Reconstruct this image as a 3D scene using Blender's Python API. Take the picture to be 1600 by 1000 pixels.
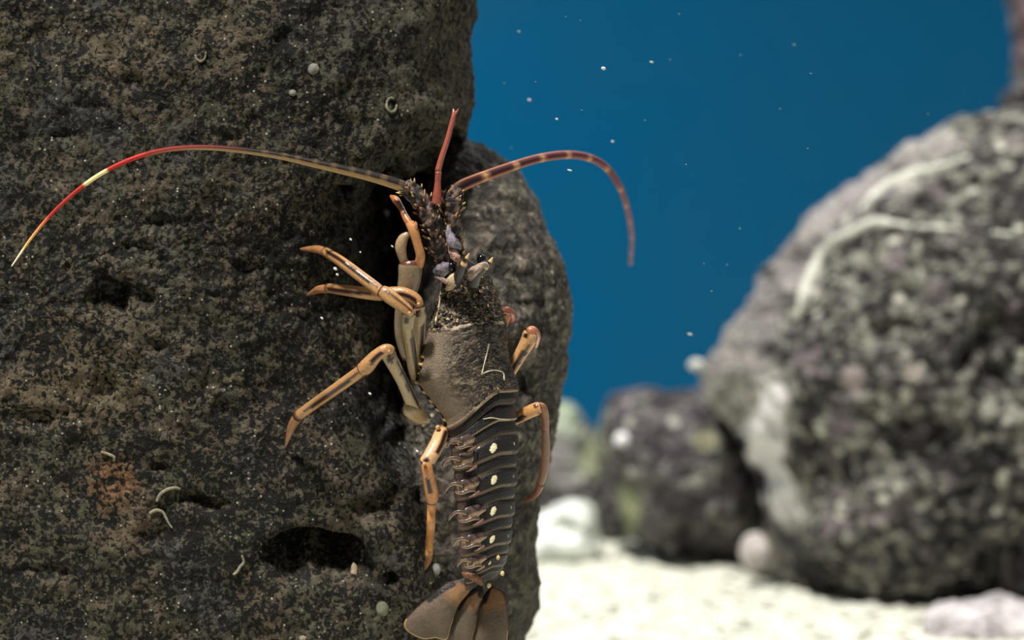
import bpy, bmesh, math, random
import numpy as np
from mathutils import Vector, noise
from mathutils.bvhtree import BVHTree

random.seed(7)
rng = np.random.default_rng(7)
scene = bpy.context.scene
COL = scene.collection
for o in list(bpy.data.objects):
    bpy.data.objects.remove(o)

# ------------------------------------------------------------------ camera, world, lamps, exposure
F = 3200.0            # focal length in pixels of the 1600 px wide picture
H = 0.36              # height of the lens over the sand (m)
cam_d = bpy.data.cameras.new('camera')
cam = bpy.data.objects.new('camera', cam_d)
COL.objects.link(cam)
cam.location = (0, 0, H)
cam.rotation_euler = (math.pi / 2, 0, 0)
cam_d.sensor_width = 36
cam_d.lens = F / 1600 * 36
cam_d.clip_start = 0.05
cam_d.clip_end = 60
cam_d.dof.use_dof = True
cam_d.dof.focus_distance = 1.49
cam_d.dof.aperture_fstop = 3.3
scene.camera = cam

world = bpy.data.worlds.new('water_light')
scene.world = world
world.use_nodes = True
bg = world.node_tree.nodes['Background']
bg.inputs[0].default_value = (0.72, 0.86, 1.0, 1)
bg.inputs[1].default_value = 0.09


def lamp(name, kind, loc, aim, energy, color, **kw):
    d = bpy.data.lights.new(name, kind)
    o = bpy.data.objects.new(name, d)
    COL.objects.link(o)
    o.location = loc
    o.rotation_euler = (Vector(aim) - Vector(loc)).to_track_quat('-Z', 'Y').to_euler()
    d.energy = energy
    d.color = color
    for k, v in kw.items():
        setattr(d, k, v)
    return o


lamp('tank_key_light', 'SUN', (0, 0, 3), (0.22, 0.40, 3 - 0.89), 5.2, (1.0, 0.96, 0.89), angle=math.radians(7))
lamp('tank_rear_lamp', 'AREA', (0.75, 2.75, 1.9), (0.6, 2.95, 0), 16, (1.0, 0.98, 0.92), shape='RECTANGLE', size=1.4, size_y=0.7)
lamp('wall_gradient_light', 'AREA', (-1.9, 4.6, 1.6), (-0.3, 6.0, 0.7), 46, (0.8, 0.95, 1.0), shape='RECTANGLE', size=1.2, size_y=0.5)  # added unseen light, brightens the back wall towards the left

scene.view_settings.view_transform = 'Standard'
scene.view_settings.look = 'None'
scene.view_settings.gamma = 1
scene.view_settings.use_curve_mapping = False
scene.view_settings.exposure = 0.0


# ------------------------------------------------------------------ helpers
def P(px, py, Y):
    """point of the place that lies Y metres in front of the lens and is seen at pixel px, py"""
    return Vector(((px - 800) * Y / F, Y, H - (py - 500) * Y / F))


def lin(r, g, b, k=1.0):
    def f(c):
        c /= 255.0
        return (c / 12.92 if c <= 0.04045 else ((c + 0.055) / 1.055) ** 2.4) * k
    return np.array((f(r), f(g), f(b)))


def tag(o, label=None, cat=None, group=None, kind=None):
    for k, v in (('label', label), ('category', cat), ('group', group), ('kind', kind)):
        if v:
            o[k] = v
    return o


def link(name, me, mat=None, parent=None):
    o = bpy.data.objects.new(name, me)
    COL.objects.link(o)
    if mat:
        me.materials.append(mat)
    if parent:
        o.parent = parent
        o.matrix_parent_inverse = parent.matrix_basis.inverted()
    return o


def make_mesh(name, verts, faces, cols=None, smooth=True):
    me = bpy.data.meshes.new(name)
    me.from_pydata([tuple(v) for v in verts], [], [tuple(f) for f in faces])
    if smooth:
        me.polygons.foreach_set('use_smooth', [True] * len(me.polygons))
    if cols is not None:
        set_cols(me, cols)
    me.update()
    return me


def set_cols(me, cols, name='paint'):
    a = me.attributes.get(name) or me.attributes.new(name, 'FLOAT_COLOR', 'POINT')
    c = np.ones((len(me.vertices), 4), dtype=np.float32)
    cols = np.asarray(cols)
    c[:, :cols.shape[1]] = cols
    a.data.foreach_set('color', c.ravel())


def coords(me):
    v = np.empty(len(me.vertices) * 3)
    me.vertices.foreach_get('co', v)
    return v.reshape(-1, 3)


def normals(me):
    n = np.empty(len(me.vertices) * 3)
    me.vertex_normals.foreach_get('vector', n)
    return n.reshape(-1, 3)


def rebase(o, base):
    """put the origin of a finished mesh thing at its base"""
    base = Vector(base)
    v = coords(o.data) - np.array(base)
    o.data.vertices.foreach_set('co', v.ravel())
    o.data.update()
    o.location = base


def catmull(pts, n, closed=False):
    pts = [np.asarray(p, float) for p in pts]
    m = len(pts)
    out = []
    segs = m if closed else m - 1
    for i in range(segs):
        if closed:
            p0, p1, p2, p3 = pts[(i - 1) % m], pts[i], pts[(i + 1) % m], pts[(i + 2) % m]
        else:
            p1, p2 = pts[i], pts[i + 1]
            p0 = pts[i - 1] if i else 2 * p1 - p2
            p3 = pts[i + 2] if i + 2 < m else 2 * p2 - p1
        for k in range(n):
            t = k / n
            out.append(0.5 * ((2 * p1) + (-p0 + p2) * t + (2 * p0 - 5 * p1 + 4 * p2 - p3) * t * t + (-p0 + 3 * p1 - 3 * p2 + p3) * t ** 3))
    if not closed:
        out.append(pts[-1])
    return np.array(out)


def fbm(v, octaves=4, rough=0.55, lac=2.1):
    s, a, tot = 0.0, 1.0, 0.0
    v = Vector(v)
    for _ in range(octaves):
        s += a * noise.noise(v)
        tot += a
        a *= rough
        v = v * lac + Vector((3.1, 7.7, 1.3))
    return s / tot


# ------------------------------------------------------------------ materials
def nt(mat):
    mat.use_nodes = True
    t = mat.node_tree
    t.nodes.clear()
    return t


class G:
    """small node-graph builder"""

    def __init__(self, name):
        self.m = bpy.data.materials.new(name)
        self.t = nt(self.m)
        self.out = self.t.nodes.new('ShaderNodeOutputMaterial')
        self.b = self.t.nodes.new('ShaderNodeBsdfPrincipled')
        self.t.links.new(self.b.outputs[0], self.out.inputs[0])
        self.tc = self.t.nodes.new('ShaderNodeTexCoord').outputs['Object']

    def put(self, sock, v):
        if v is None:
            return
        if hasattr(v, 'is_output') or isinstance(v, bpy.types.NodeSocket):
            self.t.links.new(v, sock)
        else:
            if hasattr(sock.default_value, '__len__') and len(sock.default_value) == 4 and len(v) == 3:
                v = tuple(v) + (1,)
            sock.default_value = v

    def noise(self, scale, detail=4, rough=0.55, dist=0.0, vec=None, out='Fac'):
        n = self.t.nodes.new('ShaderNodeTexNoise')
        self.put(n.inputs['Vector'], vec or self.tc)
        n.inputs['Scale'].default_value = scale
        n.inputs['Detail'].default_value = detail
        n.inputs['Roughness'].default_value = rough
        n.inputs['Distortion'].default_value = dist
        return n.outputs[out]

    def voro(self, scale, feature='F1', out='Distance', rnd=1.0, vec=None):
        n = self.t.nodes.new('ShaderNodeTexVoronoi')
        n.feature = feature
        self.put(n.inputs['Vector'], vec or self.tc)
        n.inputs['Scale'].default_value = scale
        n.inputs['Randomness'].default_value = rnd
        return n.outputs[out]

    def math(self, op, a, b=0.0, c=None):
        n = self.t.nodes.new('ShaderNodeMath')
        n.operation = op
        self.put(n.inputs[0], a)
        self.put(n.inputs[1], b)
        if c is not None:
            self.put(n.inputs[2], c)
        return n.outputs[0]

    def ramp(self, f, lo, hi, a=0.0, b=1.0):
        n = self.t.nodes.new('ShaderNodeMapRange')
        n.interpolation_type = 'SMOOTHSTEP'
        self.put(n.inputs[0], f)
        for i, v in zip((1, 2, 3, 4), (lo, hi, a, b)):
            n.inputs[i].default_value = v
        return n.outputs[0]

    def mix(self, f, a, b):
        n = self.t.nodes.new('ShaderNodeMix')
        n.data_type = 'RGBA'
        self.put(n.inputs[0], f)
        self.put(n.inputs[6], a)
        self.put(n.inputs[7], b)
        return n.outputs[2]

    def attr(self, name='paint'):
        n = self.t.nodes.new('ShaderNodeAttribute')
        n.attribute_name = name
        return n.outputs['Color'], n.outputs['Alpha']

    def xyz(self, v):
        n = self.t.nodes.new('ShaderNodeSeparateXYZ')
        self.put(n.inputs[0], v)
        return n.outputs

    def bump(self, h, dist, strength=1.0):
        n = self.t.nodes.new('ShaderNodeBump')
        n.inputs['Distance'].default_value = dist
        n.inputs['Strength'].default_value = strength
        self.put(n.inputs['Height'], h)
        self.t.links.new(n.outputs[0], self.b.inputs['Normal'])

    def done(self, color, rough=0.7, spec=0.3):
        self.put(self.b.inputs['Base Color'], color)
        self.put(self.b.inputs['Roughness'], rough)
        self.b.inputs['Specular IOR Level'].default_value = spec
        return self.m


def mat_near_rock(name, dark, brown, olive, grey, scale=1.0, lo=0.47, hi=0.56):
    g = G(name)
    paint, wt = g.attr()
    big = g.noise(7 * scale, 3)
    fine = g.noise(265 * scale, 3, 0.6, 0.5)
    mid = g.noise(70 * scale, 4, 0.6, 0.3)
    h = g.math('ADD', g.math('MULTIPLY', fine, 0.66), g.math('MULTIPLY', mid, 0.34))
    h2 = g.math('ADD', h, g.math('MULTIPLY', g.math('SUBTRACT', big, 0.5), 0.20))
    h2 = g.math('ADD', h2, g.math('MULTIPLY', wt, 0.05))
    patch = g.ramp(h2, lo, hi)
    hue = g.noise(40 * scale, 3)
    flake = g.mix(g.ramp(hue, 0.40, 0.60), olive, brown)
    flake = g.mix(g.ramp(g.noise(13 * scale, 2), 0.52, 0.66), flake, grey)
    flake = g.mix(g.math('MULTIPLY', wt, 0.85), flake, paint)
    # every flake a little lighter or darker than the next
    n = g.t.nodes.new('ShaderNodeVectorMath')
    n.operation = 'SCALE'
    g.put(n.inputs[0], flake)
    g.put(n.inputs['Scale'], g.ramp(g.noise(120 * scale, 4, 0.7), 0.34, 0.66, 0.45, 1.15))
    base = g.mix(patch, dark, n.outputs[0])
    vd = g.voro(230 * scale)
    vc = g.xyz(g.voro(230 * scale, out='Color'))[0]
    grain = g.math('MULTIPLY', g.ramp(vd, 0.26, 0.12), g.ramp(vc, 0.78, 0.82))
    grain = g.math('MULTIPLY', grain, g.ramp(g.noise(14 * scale, 2), 0.40, 0.56))
    base = g.mix(grain, base, (0.46, 0.43, 0.32))
    hb = g.math('ADD', h, g.math('MULTIPLY', grain, 0.2))
    g.bump(hb, 0.006 / scale, 0.55)
    return g.done(base, 0.75, 0.2)


def mat_far_rock(name, dark, mid, pale, tint, scale=1.0, bias=0.0):
    g = G(name)
    paint, wt = g.attr()
    v = g.noise(58 * scale, 2, 0.5, 0.6)
    w = g.noise(13 * scale, 3, 0.5, 0.4)
    h = g.math('ADD', g.math('MULTIPLY', v, 0.65), g.math('MULTIPLY', w, 0.35))
    base = g.mix(g.ramp(h, 0.455 - bias, 0.525 - bias), dark, mid)
    base = g.mix(g.ramp(h, 0.53 - bias, 0.60 - bias), base, pale)
    base = g.mix(g.ramp(g.noise(20 * scale, 2, vec=None), 0.56, 0.68, 0, 0.6), base, tint)
    vd = g.voro(42 * scale)
    vc = g.xyz(g.voro(42 * scale, out='Color'))[0]
    spot = g.math('MULTIPLY', g.ramp(vd, 0.36, 0.20), g.ramp(vc, 0.72, 0.76))
    base = g.mix(spot, base, tuple(np.array(pale) * 2.0))
    base = g.mix(wt, base, g.mix(g.ramp(h, 0.36, 0.52, 0.72, 1.0), dark, paint))
    g.bump(h, 0.04, 0.9)
    return g.done(base, 0.8, 0.2)


def mat_paint(name, rough=0.4, spec=0.4, bump=0.0, bscale=300, mottle=0.15, coat=0.0):
    g = G(name)
    paint, wt = g.attr()
    n = g.noise(bscale, 3)
    f = g.ramp(n, 0.25, 0.75, 1 - mottle, 1 + mottle)
    mul = g.t.nodes.new('ShaderNodeVectorMath')
    mul.operation = 'SCALE'
    g.put(mul.inputs[0], paint)
    g.put(mul.inputs['Scale'], f)
    if bump:
        g.bump(n, bump, 0.7)
    g.b.inputs['Coat Weight'].default_value = coat
    return g.done(mul.outputs[0], rough, spec)


def mat_plain(name, color, var=0.15, scale=120, rough=0.7, bump=0.002, spec=0.3):
    g = G(name)
    n = g.noise(scale, 4)
    c = np.array(color)
    g.bump(n, bump, 0.8)
    return g.done(g.mix(g.ramp(n, 0.3, 0.7), tuple(c * (1 - var)), tuple(np.minimum(c * (1 + var), 0.95))), rough, spec)


M_left = mat_near_rock('encrusted_dark_rock', (0.007, 0.007, 0.006), (0.112, 0.088, 0.060), (0.088, 0.081, 0.054), (0.074, 0.069, 0.060))
M_right = mat_near_rock('grey_encrusted_rock', (0.034, 0.030, 0.027), (0.215, 0.18, 0.145), (0.185, 0.17, 0.13), (0.27, 0.245, 0.215), scale=0.5, lo=0.40, hi=0.62)
M_big = mat_far_rock('mottled_reef_rock', (0.022, 0.020, 0.020), (0.100, 0.096, 0.088), (0.27, 0.265, 0.225), (0.20, 0.165, 0.18))
M_dim = mat_far_rock('purple_grey_reef_rock', (0.038, 0.033, 0.036), (0.105, 0.095, 0.098), (0.19, 0.185, 0.165), (0.12, 0.10, 0.115), scale=0.8)
M_pale = mat_plain('bleached_coral_stone', (0.70, 0.74, 0.70), 0.25, 30, 0.8, 0.02)
M_crust = mat_plain('pale_encrusting_growth', (0.60, 0.60, 0.53), 0.25, 60, 0.8, 0.01)
M_tubeworm = mat_plain('worm_tube_chalk', (0.27, 0.25, 0.17), 0.2, 300, 0.7, 0.002)
M_blob = mat_plain('pale_polyp', (0.24, 0.22, 0.19), 0.2, 200, 0.6, 0.002)
M_speck = mat_plain('drifting_speck', (0.80, 0.78, 0.72), 0.1, 300, 0.6, 0.0005)
M_speckdim = mat_plain('dim_drifting_speck', (0.22, 0.30, 0.34), 0.1, 300, 0.6, 0.0005)

# sand
g = G('coral_sand')
n1 = g.noise(30, 5, 0.6)
n2 = g.noise(160, 3, 0.6)
v1 = g.voro(38)
hh = g.math('ADD', g.math('MULTIPLY', n1, 0.7), g.math('MULTIPLY', v1, -0.4))
c = g.mix(g.ramp(n1, 0.37, 0.50), (0.20, 0.21, 0.17), (0.72, 0.72, 0.62))
c = g.mix(g.ramp(n2, 0.50, 0.68, 0, 0.8), c, (0.84, 0.84, 0.75))
g.bump(hh, 0.03, 0.8)
M_sand = g.done(c, 0.9, 0.1)

# painted back of the tank
g = G('blue_tank_wall')
c = g.mix(g.ramp(g.noise(1.2, 3), 0.3, 0.7), (0.002, 0.066, 0.150), (0.006, 0.064, 0.138))
M_wall = g.done(c, 0.9, 0.0)

# ------------------------------------------------------------------ the setting
xs = np.unique(np.concatenate([np.linspace(-3.4, -0.4, 16), np.linspace(-0.4, 1.2, 260), np.linspace(1.2, 3.4, 12)]))
ys = np.unique(np.concatenate([np.linspace(0.9, 2.0, 12), np.linspace(2.0, 3.4, 230), np.linspace(3.4, 6.1, 24)]))
vs = []
for y in ys:
    for x in xs:
        q = Vector((x, y, 0))
        z = 0.012 * fbm(q * 5, 2) + 0.010 * fbm(q * 26, 3) + 0.006 * max(0, noise.noise(q * 60))
        # sand heaped up a little against the foot of the reef
        z += 0.012 * math.exp(-((y - 3.1) / 0.3) ** 2)
        vs.append((x, y, z))
nx = len(xs)
fs = [(j * nx + i, j * nx + i + 1, (j + 1) * nx + i + 1, (j + 1) * nx + i) for j in range(len(ys) - 1) for i in range(nx - 1)]
floor = link('floor', make_mesh('floor', vs, fs), M_sand)
tag(floor, 'pale coral sand covering the bottom of the tank', 'floor', kind='structure')

bm = bmesh.new()
bmesh.ops.create_cube(bm, size=1)
for v in bm.verts:
    v.co = Vector((v.co.x * 7.0, 6.15 + v.co.y * 0.1, 1.5 + v.co.z * 3.2))
me = bpy.data.meshes.new('wall_back')
bm.to_mesh(me)
bm.free()
wall = link('wall_back', me, M_wall)
tag(wall, 'plain deep blue back wall of the tank', 'wall', kind='structure')


# ------------------------------------------------------------------ boulders
def boulder(name, outline, Yc, centre, Df, Db, p, na, nr, mat, disp, paint=None, pits=(), flat=None, q=0.5, tilt=0.0, tiltz=0.0):
    """A closed stone: its outline stands at depth Yc, the body swells Df towards the front and Db to the back."""
    pts = catmull(outline, 12, True)
    c = np.array(centre, float)
    d = pts - c
    ang = np.arctan2(d[:, 1], d[:, 0])
    rad = np.hypot(d[:, 0], d[:, 1])
    o_ = np.argsort(ang)
    ang, rad = ang[o_], rad[o_]
    ang = np.concatenate([ang - 2 * math.pi, ang, ang + 2 * math.pi])
    rad = np.concatenate([rad, rad, rad])
    th = np.linspace(-math.pi, math.pi, na, endpoint=False)
    R = np.interp(th, ang, rad)
    k = Yc / F
    verts, faces = [], []
    rs_f = 1 - (1 - np.linspace(0, 1, nr + 1)[1:]) ** 1.35
    rs_b = np.linspace(1, 0, 14)[1:-1]
    rings = [(r, -1) for r in rs_f] + [(r, 1) for r in rs_b]
    cx, cz = (c[0] - 800) * k, H - (c[1] - 500) * k

    def dep(r, s):
        return Yc + s * (Df if s < 0 else Db) * max(0.0, 1 - r ** p) ** q
    verts.append((cx, dep(0, -1), cz))
    for r, s in rings:
        yy = dep(r, s)
        for i in range(na):
            dx, dz = r * R[i] * math.cos(th[i]) * k, -r * R[i] * math.sin(th[i]) * k
            verts.append((cx + dx, yy + tilt * dx + tiltz * dz, cz + dz))
    verts.append((cx, Yc + Db, cz))
    for i in range(na):
        faces.append((0, 1 + i, 1 + (i + 1) % na))
    for j in range(len(rings) - 1):
        b0, b1 = 1 + j * na, 1 + (j + 1) * na
        for i in range(na):
            a, b = i, (i + 1) % na
            faces.append((b0 + a, b1 + a, b1 + b, b0 + b))
    last = 1 + (len(rings) - 1) * na
    e = len(verts) - 1
    for i in range(na):
        faces.append((last + i, e, last + (i + 1) % na))
    me = make_mesh(name, verts, faces)
    v, n = coords(me), normals(me)
    px = 800 + v[:, 0] * F / v[:, 1]
    py = 500 - (v[:, 2] - H) * F / v[:, 1]
    amt = np.array([disp(Vector(x)) for x in v])
    dig = np.zeros(len(v))
    for (ux, uy, sx, sy, dp) in pits:
        w = np.array([noise.noise(Vector((a * 0.03, b * 0.03, 3.0))) for a, b in zip(px, py)]) if len(pits) and dp > 0.006 else 0
        dd = ((px - ux) / sx) ** 2 + ((py - uy) / sy) ** 2
        dd = np.maximum(0, dd + 0.9 * w)
        dig += dp * np.exp(-dd ** 2) * (v[:, 1] < Yc)
    v = v + n * amt[:, None] + dig[:, None] * np.array((0, 0.86, 0.5))
    if flat is not None:
        v[:, 2] = np.maximum(v[:, 2], flat)
    me.vertices.foreach_set('co', v.ravel())
    me.update()
    cols = np.zeros((len(v), 4))
    if paint:
        for (ux, uy, sx, sy, colr, wt) in paint:
            w = np.array([fbm(Vector((a * 0.02, b * 0.02, 9.0)), 3) for a, b in zip(px, py)])
            dd = ((px - ux) / sx) ** 2 + ((py - uy) / sy) ** 2 + 1.3 * w
            ww = wt * np.clip(1.4 - dd, 0, 1) * (v[:, 1] < Yc + 0.02)
            cols[:, :3] = cols[:, :3] * (1 - ww[:, None]) + np.array(colr) * ww[:, None] if cols[:, 3].max() > 0 else np.array(colr)
            cols[:, 3] = np.maximum(cols[:, 3], ww)
    set_cols(me, cols)
    o = link(name, me, mat)
    rebase(o, (cx, Yc, max(0.0, float(v[:, 2].min()))))
    return o


def bvh_of(*objs):
    allv, allf = [], []
    for o in objs:
        off = len(allv)
        loc = np.array(o.location)
        allv += [Vector(x) for x in coords(o.data) + loc]
        allf += [tuple(i + off for i in p.vertices) for p in o.data.polygons]
    return BVHTree.FromPolygons(allv, allf)


def depth(bvh, px, py, default=1.6):
    o = Vector((0, 0, H))
    d = (P(px, py, 1.0) - o)
    hit = bvh.ray_cast(o, d.normalized(), 20)
    return hit[0].y if hit[0] is not None else default


def d_left(v):
    return 0.010 * fbm(v * 7 + Vector((4, 1, 2)), 3) + 0.0065 * fbm(v * 34, 4, 0.62) + 0.0026 * fbm(v * 140, 3, 0.65)


left_pits = [(612, 400, 50, 120, 0.075), (560, 420, 60, 110, 0.022), (640, 610, 46, 120, 0.075), (690, 270, 40, 56, 0.04), (570, 340, 60, 60, 0.022), (690, 780, 36, 110, 0.035), (170, 470, 30, 36, 0.018), (222, 468, 26, 17, 0.0072), (480, 872, 62, 34, 0.05), (535, 884, 40, 32, 0.04),
             (588, 800, 34, 24, 0.02), (345, 642, 13, 18, 0.006), (245, 545, 22, 12, 0.0054), (60, 655, 60, 16, 0.006), (250, 350, 22, 14, 0.006), (300, 782, 28, 14, 0.0072),
             (250, 735, 20, 10, 0.006), (230, 838, 18, 16, 0.0066), (330, 790, 26, 12, 0.0072), (608, 907, 13, 10, 0.014), (165, 606, 18, 22, 0.0072), (70, 895, 46, 12, 0.006),
             (385, 420, 26, 12, 0.0048), (215, 392, 22, 12, 0.0048), (90, 215, 30, 12, 0.0042), (445, 60, 18, 16, 0.0042), (205, 130, 20, 12, 0.0042), (652, 205, 12, 16, 0.006)]
tan_c = lin(112, 98, 76, 1.3)
left_paint = [(90, 615, 120, 75, tan_c, 0.55), (165, 590, 60, 80, tan_c, 0.5), (130, 520, 110, 40, tan_c, 0.35), (180, 745, 42, 50, lin(130, 84, 50, 1.5), 0.75),
              (200, 800, 60, 60, lin(96, 70, 48, 1.5), 0.5), (60, 60, 90, 60, lin(96, 88, 70, 1.4), 0.4), (340, 60, 90, 50, lin(96, 92, 66, 1.4), 0.35), (180, 90, 90, 60, lin(96, 88, 66, 1.4), 0.4),
              (620, 120, 120, 190, lin(66, 67, 60, 1.3), 0.75), (560, 60, 80, 80, lin(70, 70, 62, 1.3), 0.6), (560, 420, 60, 130, lin(56, 57, 52, 1.3), 0.75), (620, 300, 80, 60, lin(56, 58, 50, 1.3), 0.6)]
left = boulder('boulder', [(740, -60), (739, 60), (746, 150), (727, 212), (698, 262), (655, 330), (634, 420), (632, 545), (650, 645), (680, 720), (725, 790), (765, 880), (782, 1000), (770, 1180),
                           (600, 1270), (200, 1290), (-250, 1270), (-520, 1000), (-600, 450), (-520, -50), (-250, -330), (250, -420), (600, -330)],
               1.68, (110, 480), 0.15, 0.14, 4.2, 720, 210, M_left, d_left, left_paint, left_pits, flat=-0.005)
tag(left, 'huge dark boulder flecked with brown and olive, filling the left half behind the lobster', 'rock')


def d_right(v):
    return 0.014 * fbm(v * 8 + Vector((1, 5, 2)), 3) + 0.007 * fbm(v * 38, 4, 0.6) + 0.003 * fbm(v * 130, 3)


right = boulder('boulder', [(700, 222), (735, 214), (782, 240), (822, 288), (852, 350), (874, 420), (884, 490), (880, 560), (874, 640), (862, 720), (842, 800), (834, 870), (838, 930), (818, 990), (806, 1060),
                            (770, 1180), (680, 1250), (560, 1240), (540, 1000), (590, 760), (615, 420), (650, 290)],
                1.74, (735, 640), 0.15, 0.15, 2.2, 420, 130, M_right, d_right,
                [(800, 600, 40, 60, lin(66, 62, 54, 1.4), 0.4), (820, 900, 40, 120, lin(58, 58, 52, 1.3), 0.5)],
                [(795, 560, 20, 30, 0.012), (825, 480, 25, 12, 0.008), (790, 770, 14, 20, 0.012), (815, 610, 14, 20, 0.01)], flat=-0.005)
tag(right, 'grey speckled boulder with a rounded edge behind the lobster, seen against the blue wall', 'rock')


def d_far(v):
    return 0.035 * fbm(v * 5 + Vector((8, 2, 2)), 3) + 0.020 * fbm(v * 17, 3) + 0.011 * fbm(v * 48, 3, 0.6)


pale_c = lin(206, 202, 196, 1.0)
big = boulder('boulder', [(1086, 592), (1104, 545), (1138, 498), (1178, 438), (1218, 388), (1262, 340), (1312, 306), (1372, 262), (1424, 224), (1484, 194), (1545, 178), (1620, 166), (1800, 190), (2000, 330), (2100, 600), (2050, 900),
                          (1850, 990), (1600, 960), (1450, 945), (1330, 955), (1255, 928), (1198, 893), (1188, 800), (1172, 740), (1140, 680)],
              2.78, (1520, 580), 0.30, 0.35, 2.4, 420, 120, M_big, d_far,
              [(1205, 640, 42, 62, pale_c, 0.95), (1190, 700, 46, 40, pale_c, 0.95), (1222, 780, 36, 44, pale_c, 0.95), (1205, 740, 30, 40, pale_c, 0.9), (1185, 860, 26, 32, lin(196, 184, 178, 0.95), 0.95),
               (1290, 330, 60, 40, lin(150, 140, 148), 0.5), (1180, 480, 40, 60, lin(128, 120, 124), 0.7), (1140, 560, 50, 50, lin(118, 112, 112), 0.7), (1235, 410, 46, 50, lin(126, 118, 122), 0.7), (1370, 285, 70, 30, lin(140, 132, 138), 0.7), (1130, 620, 60, 40, lin(112, 112, 100), 0.6), (1450, 230, 90, 30, lin(140, 134, 134), 0.55), (1330, 600, 20, 34, lin(180, 160, 165), 0.8), (1425, 585, 18, 16, lin(170, 160, 150), 0.8)],  # lilac-grey strokes put the lit top-left edge into the colour
              [(1570, 560, 60, 70, 0.05), (1440, 690, 60, 40, 0.03), (1590, 880, 60, 40, 0.06), (1400, 520, 40, 24, 0.02)], flat=-0.005)
tag(big, 'tall mottled grey reef rock with a white vein, at the right edge of the tank', 'rock')
dark = boulder('boulder', [(926, 690), (936, 650), (962, 620), (1004, 607), (1046, 611), (1085, 606), (1130, 612), (1172, 660), (1196, 750), (1200, 850), (1180, 880), (1140, 886), (1090, 882), (1040, 868), (992, 836), (972, 800), (962, 756), (940, 725)],
               3.02, (1075, 760), 0.17, 0.2, 2.4, 260, 60, M_dim, lambda v: 0.020 * fbm(v * 9, 3) + 0.010 * fbm(v * 30, 3),
               [(976, 800, 24, 44, lin(150, 156, 120), 0.9), (932, 690, 14, 60, lin(140, 142, 112), 0.6), (1100, 690, 22, 16, lin(170, 166, 140), 0.7)], [(1110, 850, 80, 34, 0.03)], flat=-0.005)
tag(dark, 'low dark purplish boulder with one white dot, left of the tall reef rock', 'rock')
mauve = boulder('boulder', [(810, 660), (850, 640), (884, 636), (912, 662), (940, 700), (970, 760), (980, 830), (930, 862), (850, 866), (790, 850), (780, 740)],
                3.3, (880, 760), 0.12, 0.18, 2.4, 220, 50, M_dim, lambda v: 0.022 * fbm(v * 9, 3) + 0.010 * fbm(v * 30, 3),
                [(886, 655, 26, 34, lin(160, 172, 150), 0.9), (925, 712, 24, 40, lin(150, 156, 122), 0.9), (870, 720, 40, 40, lin(128, 116, 124), 0.7)], flat=-0.005)
tag(mauve, 'mauve grey stone with a greenish white crest, half hidden behind the lobster rock', 'rock')
pale = boulder('stone', [(826, 812), (852, 798), (878, 788), (908, 783), (930, 800), (938, 836), (930, 868), (880, 882), (830, 884), (800, 860)],
               3.0, (872, 836), 0.06, 0.07, 2.6, 160, 40, M_pale, lambda v: 0.010 * fbm(v * 18, 3) + 0.005 * fbm(v * 60, 3),
               [], [(882, 832, 22, 18, 0.03)], flat=-0.003)
tag(pale, 'small bluish white coral stone lying on the sand by the grey boulder edge', 'rock')
slab = boulder('stone', [(1440, 968), (1470, 944), (1520, 938), (1566, 932), (1610, 944), (1700, 990), (1700, 1060), (1560, 1075), (1450, 1030)],
               2.36, (1560, 1000), 0.08, 0.08, 2.4, 160, 40, mat_plain('pinkish_white_stone', (0.50, 0.47, 0.48), 0.45, 34, 0.8, 0.03), lambda v: 0.010 * fbm(v * 18, 3) + 0.005 * fbm(v * 60, 3), flat=-0.02)
tag(slab, 'pinkish white rubble stone on the sand in the lower right corner', 'rock')
corner = boulder('boulder', [(1592, 20), (1580, -80), (1640, -160), (1800, -150), (1900, 60), (1880, 240), (1700, 300), (1590, 200), (1566, 158), (1590, 120)],
                 3.3, (1720, 60), 0.18, 0.2, 2.4, 200, 46, M_dim, lambda v: 0.022 * fbm(v * 9, 3) + 0.012 * fbm(v * 30, 3), [(1600, 40, 60, 70, lin(120, 92, 96), 0.8)])
tag(corner, 'dark brownish rock outcrop in the upper right corner, above the tall reef rock', 'rock')


# ------------------------------------------------------------------ tubes
def tube(points, radii, sides=14, sub=6, color=None, flat=1.0, bumps=None, ref=Vector((0, -1, 0))):
    """tapered swept tube; angle 0 faces ref; color(u, ang) gives a linear colour"""
    pr = [tuple(p) + (r,) for p, r in zip(points, radii)]
    c = catmull(pr, sub)
    n = len(c)
    pos, rad = c[:, :3], np.maximum(c[:, 3], 1e-5)
    seg = np.linalg.norm(np.diff(pos, axis=0), axis=1)
    u = np.concatenate([[0], np.cumsum(seg)])
    u /= u[-1]
    verts, cols, faces = [], [], []
    for i in range(n):
        t = Vector(pos[min(i + 1, n - 1)] - pos[max(i - 1, 0)]).normalized()
        a = (ref - t * ref.dot(t))
        a = a.normalized() if a.length > 1e-4 else t.orthogonal().normalized()
        b = t.cross(a)
        for k in range(sides):
            w = 2 * math.pi * k / sides
            rr = rad[i]
            if bumps:
                rr *= 1 + bumps(u[i], w)
            verts.append(Vector(pos[i]) + a * (math.cos(w) * rr * flat) + b * (math.sin(w) * rr))
            if color:
                cols.append(color(u[i], w))
    for i in range(n - 1):
        for k in range(sides):
            k2 = (k + 1) % sides
            faces.append((i * sides + k, i * sides + k2, (i + 1) * sides + k2, (i + 1) * sides + k))
    for i in (0, n - 1):
        verts.append(Vector(pos[i]))
        ci = len(verts) - 1
        if color:
            cols.append(color(u[i], 0))
        for k in range(sides):
            k2 = (k + 1) % sides
            faces.append((i * sides + k2, i * sides + k, ci) if i == 0 else (i * sides + k, i * sides + k2, ci))
    return verts, faces, cols


def tube_obj(name, mat, parent, *a, **kw):
    v, f, c = tube(*a, **kw)
    return link(name, make_mesh(name, v, f, c or None), mat, parent)


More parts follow.
